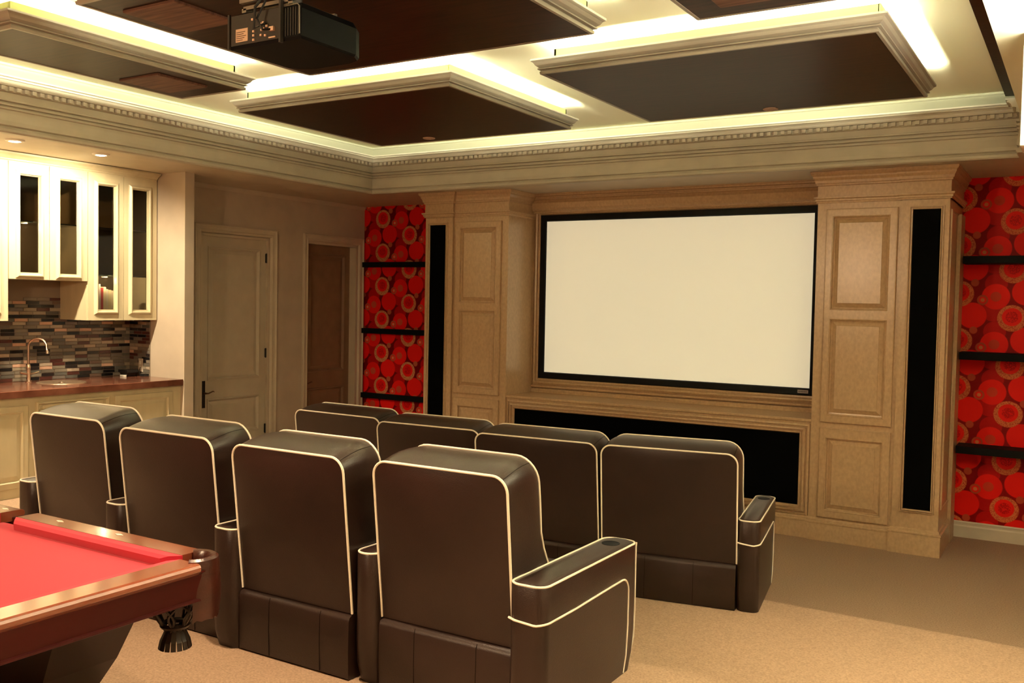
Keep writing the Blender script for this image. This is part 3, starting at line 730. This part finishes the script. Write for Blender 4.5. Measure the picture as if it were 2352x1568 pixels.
    if outer: arms.append((h+.004, h+.004+(.155 if hidden else .187), 1))
    if hidden: arms.append((-hc+.0, -hc+.10, 0))
    for x0, x1, sd in arms:
        ya, yb = (rear, .93) if sd else (.42, .93)
        r = .055
        c = plan_arm(x0, x1, ya, yb, min(r, (x1-x0)/2-.005))
        c2 = plan_arm(x0+.004, x1-.004, ya+.004, yb-.002, min(r, (x1-x0)/2-.008))
        bx = (x0+x1)/2; by = (ya+yb)/2
        b = MB(); low = [(bx+(x-bx)*.96, by+(y-by)*.93 - (.02 if y > by else 0), 0) for x, y in c]
        b.loft([low, [(bx+(x-bx)*.99, by+(y-by)*.975-.006, .09) for x, y in c], [(x, y, .20) for x, y in c], [(x, y, .50) for x, y in c], [(x, y, ZA-.012) for x, y in c], [(x, y, ZA-.004) for x, y in c2],
                [(bx+(x-bx)*.6, by+(y-by)*.97, ZA+.004) for x, y in c2]], True, True)
        ar = b.build('armrest', 'leather', t, 50)
        MB().tube([(x, y, ZA-.004) for x, y in c2], .0055, 6, True).build('piping', 'piping', ar)
        if sd > 0:
            # contour piping on the outer side and the front edge
            pts = [(x0+.004, ya+.012, .485), (x0+.04, ya-.001, .482), (x1-.05, ya-.001, .475)] + [(x1-.055+.056*math.sin(a), ya+.055-.056*math.cos(a), .472+.010*math.sin(a)) for a in [k*math.pi/10 for k in range(1, 6)]]
            pts += [(x1+.001, ya+.30, .480), (x1+.001, ya+.60, .486)] + [(x1+.001, yb-.19+.07*math.sin(a), .418+.07*math.cos(a)) for a in [k*math.pi/10 for k in range(0, 6)]] + [(x1+.001, yb-.12, .25), (x1-.001, yb-.13, .09), (x1-.005, yb-.15, .005)]
            MB().tube(pts, .0055, 6).build('piping', 'piping', ar)
            MB().tube([(x1-.010, yb-.008, ZA-.006), (x1-.012, yb-.010, ZA-.03), (x1-.012, yb-.008, .3), (x1-.014, yb-.012, .15), (x1-.020, yb-.055, .02)], .005, 6).build('piping', 'piping', ar)
            # cup holder
            cx, cy = bx, yb-.14
            MB().lathe([(.0, ZA+.004), (.038, ZA+.0045), (.040, ZA+.006), (.046, ZA+.006), (.048, ZA+.002)], cx, cy, 20).build('cup_holder', 'black_paint', ar)
    return t
GB, GF = 'back row of piped leather seats', 'front row of piped leather seats'
def place(t, x, y, z, rot, sc=1):
    t.location = (x, y, z); t.rotation_euler = (0, 0, math.radians(rot))
place(seat(.75, 'brown leather seat at the far left of the back row', GB), 3.435, -6.79, HB, 0)
place(seat(.775, 'second seat from the left in the back row, just behind the table corner', GB), 4.475, -6.88, HB, 0)
place(seat(.755, 'back-row leather seat third from the left, right of the billiard pocket', GB), 5.440, -6.92, HB, 0)
place(seat(.745, 'nearest back-row leather seat with a full piped outer armrest and cup holder', GB, outer=1, armw=.128), 6.335, -6.865, HB, 0)
place(seat(1.02, 'leftmost seat of the front row, below the left niche', GF, left=False, hidden=True), 3.18, -4.03, HF, -2)
place(seat(1.00, 'second seat from the left in the front row', GF, left=False, hidden=True), 4.275, -4.17, HF, 2.3)
place(seat(1.02, 'third seat of the front row, centred under the screen', GF, left=False, hidden=True), 5.31, -4.22, HF, 3.1)
place(seat(.97, 'rightmost front row seat with a piped outer armrest', GF, left=False, hidden=True, outer=1, armw=.15, rear=-.03), 6.33, -4.115, HF, 9.4)

# ------------------------------------------------------------------ billiard table
ZT = 1.20; tx1, tyf = 5.86, -7.705; tx0, tyn = 3.05, -9.25
t = thing('billiard_table', 'billiard table with bright red cloth and polished reddish wood rails', 'pool table', ((tx0+tx1)/2, (tyf+tyn)/2, HB))
RW = .125
ix0, ix1, iy0, iy1 = tx0+RW, tx1-RW, tyn+RW, tyf-RW
MB().box(ix0-.02, ix1+.02, iy0-.02, iy1+.02, ZT-.07, ZT-.045).build('playing_surface', 'felt', t)
pk = .165   # rails stop short of the corner pockets
def rail(pa, pb, inn):
    """rail along pa->pb (outer edge), inn = inward unit"""
    A = Vector((*pa, 0)); B = Vector((*pb, 0)); I = Vector((*inn, 0))
    pr = [(0.0, ZT-.030), (-.004, ZT-.024), (-.004, ZT-.012), (.002, ZT-.003), (.014, ZT+.001), (RW-.005, ZT+.002), (RW-.002, ZT-.05), (.02, ZT-.05)]
    MB().loft([[tuple(A+I*o+Vector((0, 0, z))) for o, z in pr], [tuple(B+I*o+Vector((0, 0, z))) for o, z in pr]], True, False).build('rail', 'rail_wood', t)
    d = (B-A).normalized()
    cp = [(RW-.004, ZT+.001), (RW+.03, ZT-.001), (RW+.052, ZT-.010), (RW+.040, ZT-.046), (RW-.004, ZT-.05)]
    MB().loft([[tuple(A+d*(.0+(o-RW)*1.3)+I*o+Vector((0, 0, z))) for o, z in cp], [tuple(B-d*(.0+(o-RW)*1.3)+I*o+Vector((0, 0, z))) for o, z in cp]], True, False).build('cushion', 'felt', t)
xm = (tx0+tx1)/2
rail((tx0+pk, tyf), (xm-.07, tyf), (0, -1)); rail((xm+.07, tyf), (tx1-pk, tyf), (0, -1))
rail((tx0+pk, tyn), (xm-.07, tyn), (0, 1)); rail((xm+.07, tyn), (tx1-pk, tyn), (0, 1))
rail((tx1, tyn+pk), (tx1, tyf-pk), (-1, 0)); rail((tx0, tyn+pk), (tx0, tyf-pk), (1, 0))
for k in range(1, 7):
    if k == 4: continue
    xx = tx1-.12-k*.43+.12
for xx in (5.20, 4.765, 4.318, 3.9, 3.45):
    o = MB(); q = [(xx-.028, tyf-.055), (xx, tyf-.045), (xx+.028, tyf-.055), (xx, tyf-.065)]
    o.loft([[(a, c, ZT+.0015) for a, c in q], [(a, c, ZT+.0032) for a, c in q]], True, False).build('diamond_inlay', 'pearl', t)
# aprons
ap = MB(); zb = 1.045
def apr(pa, pb, out):
    A = Vector((*pa, 0)); B = Vector((*pb, 0)); O = Vector((*out, 0))
    pr = [(-.006, ZT-.030), (-.006, ZT-.036), (-.012, ZT-.040), (-.014, ZT-.046), (-.020, zb+.016), (-.012, zb+.012), (-.010, zb+.004), (-.018, zb), (-.06, zb), (-.06, ZT-.03)]
    MB().loft([[tuple(A+O*o+Vector((0, 0, z))) for o, z in pr], [tuple(B+O*o+Vector((0, 0, z))) for o, z in pr]], True, False).build('apron', 'mahogany', t)
apr((tx1, tyn+pk-.03), (tx1, tyf-pk+.03), (1, 0)); apr((tx0, tyn+pk-.02), (tx0, tyf-pk+.02), (-1, 0)); apr((tx0+pk-.02, tyf), (tx1-pk+.02, tyf), (0, 1)); apr((tx0+pk-.02, tyn), (tx1-pk+.02, tyn), (0, -1))
MB().box(tx0+.08, tx1-.08, tyn+.08, tyf-.08, zb+.02, ZT-.07).build('slate_bed', 'net_leather', t)
# tapered legs, slanting inwards
for sx, lx in ((1, tx1), (-1, tx0)):
    for sy, ly in ((1, tyf), (-1, tyn)):
        top = [(lx-sx*.30, ly-sy*.16), (lx-sx*.95, ly-sy*.16), (lx-sx*.95, ly-sy*.56), (lx-sx*.30, ly-sy*.56)]
        bot = [(lx-sx*.62, ly-sy*.26), (lx-sx*.92, ly-sy*.26), (lx-sx*.92, ly-sy*.52), (lx-sx*.62, ly-sy*.52)]
        foot = [(a+(.02 if a*sx > (lx-sx*.75)*sx else -.02), c) for a, c in bot]
        MB().loft([[(a, c, zb+.02) for a, c in top], [(a*.5+e*.5, c*.5+f*.5, .74) for (a, c), (e, f) in zip(top, bot)], [(a, c, HB+.10) for a, c in bot], [(a, c, HB+.09) for a, c in foot], [(a, c, HB) for a, c in foot]], True, False).build('leg', 'leg_wood', t)
# corner pockets
def pocket(cx, cy, sx, sy, full=True):
    def P(a, r, z):  # angle measured so that 45 deg points outward from the corner
        return (cx+sx*r*math.cos(a), cy+sy*r*math.sin(a), z)
    N = 20; A = [math.radians(-52+194*k/N) for k in range(N+1)]
    # leather collar: horseshoe ring
    rr = .062
    def prof(a, k):
        return [(rr-.004, ZT-.03), (rr-.002, ZT-.004), (rr+.008, ZT+.010), (rr+.024, ZT+.012), (rr+.036, ZT+.004), (rr+.040, ZT-.02), (rr+.040, ZT-.05)]
    loops = [[P(a, r, z) for r, z in prof(a, k)] for k, a in enumerate(A)]
    pkt = MB().loft(loops, False, True, False); pkt.add(list(loops[0]), [tuple(range(7))]); pkt.add(list(loops[-1]), [tuple(range(7))])
    p_ = pkt.build('pocket', 'pocket_leather', t)
    # flap hanging outside
    B = [math.radians(-42+140*k/14) for k in range(15)]
    Lp = []
    for k, a in enumerate(B):
        zl = .955+.012*abs(math.sin(k*1.35)); col = []
        for q in range(6):
            z = ZT-.03+(zl-ZT+.03)*q/5; col.append(P(a, rr+.036+.010*math.sin(q/5*3.1), z))
        for q in range(5, -1, -1):
            z = ZT-.03+(zl-ZT+.03)*q/5; col.append(P(a, rr+.026+.010*math.sin(q/5*3.1), z))
        Lp.append(col)
    MB().loft(Lp, True, True).build('leather_flap', 'pocket_leather', p_)
    # woven basket
    if not full: return
    nb = MB(); bx, by = cx-sx*.075, cy-sy*.03
    def prb(q): return (.066+.026*math.sin(q*math.pi*.8)) * (1-.62*max(0, q-.62)/.38)
    zt0, zb0 = ZT-.05, ZT-.315
    for s in range(7):
        for dr in (-1, 1):
            pts = []
            for k in range(13):
                q = k/12; a = 2*math.pi*(s/7+dr*.17*math.sin(q*math.pi*2)*.5+dr*.06); r = prb(q)
                pts.append((bx+r*math.cos(a), by+r*math.sin(a), zt0+(zb0-zt0)*q))
            nb.tube(pts, .0066, 5)
    for q in (.02, .88):
        r = prb(q); nb.tube([(bx+r*math.cos(2*math.pi*k/16), by+r*math.sin(2*math.pi*k/16), zt0+(zb0-zt0)*q) for k in range(16)], .012, 5, True)
    nb.build('net_basket', 'net_leather', p_)
    fb = MB()
    for s in range(16):
        a = 2*math.pi*s/16
        c, d = math.cos(a), math.sin(a); px, py = -d*.010, c*.010
        r0, r1 = .036, .066
        fb.loft([[(bx+r*c+e*px, by+r*d+e*py, z) for e in (-1, 1)]+[(bx+(r-.004)*c-e*px*-1*-1, by+(r-.004)*d-e*py*-1*-1, z) for e in (-1, 1)] for r, z in ((r0, zb0+.02), (r1*.9, zb0-.03), (r1, zb0-.062))], True, False)
    fb.build('fringe', 'net_leather', p_)
pocket(tx1-.108, tyf-.108, 1, 1); pocket(tx1-.108, tyn+.108, 1, -1); pocket(tx0+.108, tyf-.108, -1, 1); pocket(tx0+.108, tyn+.108, -1, -1)

# ------------------------------------------------------------------ projector
t = thing('projector', 'large black projector hanging from the dark wood ceiling panel', 'projector', (5.27, -6.78, 3.53))
px0, px1, py0, py1, pz0, pz1 = 5.03, 5.53, -7.0, -6.5, 3.525, 3.70
b = MB(); r = .05
plan = [(px0, py0), (px1, py0), (px1, py1-.10), (px1-.04, py1-.03), (px1-.12, py1), (px0+.12, py1), (px0+.04, py1-.03), (px0, py1-.10)]
cx_, cy_ = (px0+px1)/2, (py0+py1)/2
ins = lambda s: [(cx_+(x-cx_)*s, cy_+(y-cy_)*s) for x, y in plan]
b.loft([[(x, y, pz0) for x, y in ins(.97)], [(x, y, pz0+.012) for x, y in plan], [(x, y, pz1-.03) for x, y in plan], [(x, y, pz1) for x, y in ins(.94)]], True, False)
b.build('housing', 'projector_black', t)
TF = T_front(py0)
rp = MB(TF).box(px0+.02, px1-.13, pz0+.015, pz1-.01, 0, .006).build('connector_panel', 'projector_grey', t)
MB(TF).box(px0+.0, px0+.012, pz0, pz1, 0, .012).build('frame_bar', 'projector_grey', t); MB(TF).box(px1-.13, px1-.118, pz0-.01, pz1+.02, 0, .022).build('frame_bar', 'projector_grey', t)
MB(TF).box(px0+.055, px0+.14, pz0+.03, pz0+.095, .006, .0075).build('rating_label', 'paper_label', rp)
b = MB(TF)
for k in range(5): b.box(px0+.06, px0+.105+.006*((k*7) % 5), pz0+.037+k*.010, pz0+.040+k*.010, .0075, .0080)
b.build('label_print', 'print_dark', rp)
b = MB(TF)
for k, (u, v) in enumerate([(.175, .13), (.195, .13), (.183, .07), (.183, .05), (.183, .028), (.235, .10), (.25, .105), (.24, .07), (.255, .075), (.265, .04), (.235, .045), (.275, .085)]):
    MB(TF).rings(px0+u-.006, px0+u+.006, pz0+v-.005, pz0+v+.005, [(0, .006), (0, .012), (.002, .013)]).build('socket', 'connector', rp)
MB(TF).box(px0+.29, px0+.335, pz0+.022, pz0+.028, .006, .012).build('socket', 'connector', rp); MB(TF).box(px0+.30, px0+.33, pz0+.055, pz0+.075, .006, .02).build('plug', 'connector', rp)
b = MB(TF)
for k in range(6): b.box(px1-.105+k*.017, px1-.100+k*.017, pz0+.02, pz1-.02, 0, .004)
b.build('vent_slat', 'projector_grey', t)
b = MB(); b.tube([(px1-.11, py0-.006, pz1-.01), (px1-.02, py0-.006, pz1-.01), (px1-.008, py0-.006, pz1-.022), (px1-.006, py0-.006, pz0+.02)], .0035, 6); b.build('edge_trim', 'steel', t)
b = MB(); b.tube([(px0+.27, py0-.01, pz0+.10), (px0+.25, py0-.07, pz0+.06), (px0+.27, py0-.08, pz0+.16), (px0+.33, py0-.05, pz1+.06), (px0+.36, py0+.12, ZP-.02)], .007, 6)
b.tube([(px0+.31, py0-.01, pz0+.065), (px0+.30, py0-.06, pz0+.05), (px0+.26, py0-.06, pz0+.11), (px0+.30, py0-.03, pz1+.04), (px0+.38, py0+.14, ZP-.02)], .006, 6); b.build('cable', 'wire_black', t)
b = MB(); b.tube([(px0+.30, py0-.02, pz1+.05), (px0+.40, py0-.04, pz1+.075), (px0+.46, py0-.03, pz1+.06), (px0+.49, py0-.01, pz1+.02)], .005, 6); b.build('cable', 'white_gloss', t)
b = MB(); b.box(px0+.10, px1-.06, py0-.0, py0+.02, pz1+.012, pz1+.03); b.box(px0+.10, px1-.06, py0+.30, py0+.32, pz1+.012, pz1+.03); b.box(px0+.09, px0+.12, py0, py0+.34, pz1, pz1+.02); b.box(px1-.09, px1-.06, py0, py0+.34, pz1, pz1+.02)
b.box(px0+.06, px0+.24, py0+.01, py0+.03, pz1+.055, pz1+.085); b.box(cx_-.09, cx_+.09, cy_-.16, cy_+.10, pz1+.03, pz1+.05); b.tube([(cx_, cy_-.03, pz1+.04), (cx_, cy_-.03, ZP-.012)], .03, 14); b.box(cx_-.12, cx_+.12, cy_-.15, cy_+.09, ZP-.014, ZP-.001)
b.build('ceiling_mount', 'steel', t)
b = MB(T_front(py1)); b.T = lambda u, v, w: (u, py1+w, v)
b.loft([[(cx_+rr*math.cos(2*math.pi*k/20), 3.61+rr*math.sin(2*math.pi*k/20), w_) for k in range(20)] for rr, w_ in ((.05, -.01), (.05, .02), (.042, .02), (.036, .006), (.0, .012))], True, True); b.build('lens', 'glass_dark', t)

# ------------------------------------------------------------------ pendant over the far side of the billiard area (out of the picture)
t = thing('pendant_light', 'warm glass globe pendant hanging beyond the left edge of the picture', 'light', (5.02, -10.5, 3.1))
MB().tube([(5.02, -10.5, 3.36), (5.02, -10.5, ZC)], .012, 8).build('stem', 'steel', t)
MB().lathe([(0, 3.37), (.05, 3.365), (.10, 3.30), (.19, 3.22), (.20, 3.20), (.185, 3.205), (.095, 3.285), (.0, 3.345)], 5.02, -10.5, 20).build('shade', 'bronze', t)
MB().lathe([(.0, ZC-.001), (.06, ZC-.001), (.06, ZC-.02), (.0, ZC-.025)], 5.02, -10.5, 16).build('ceiling_rose', 'bronze', t)
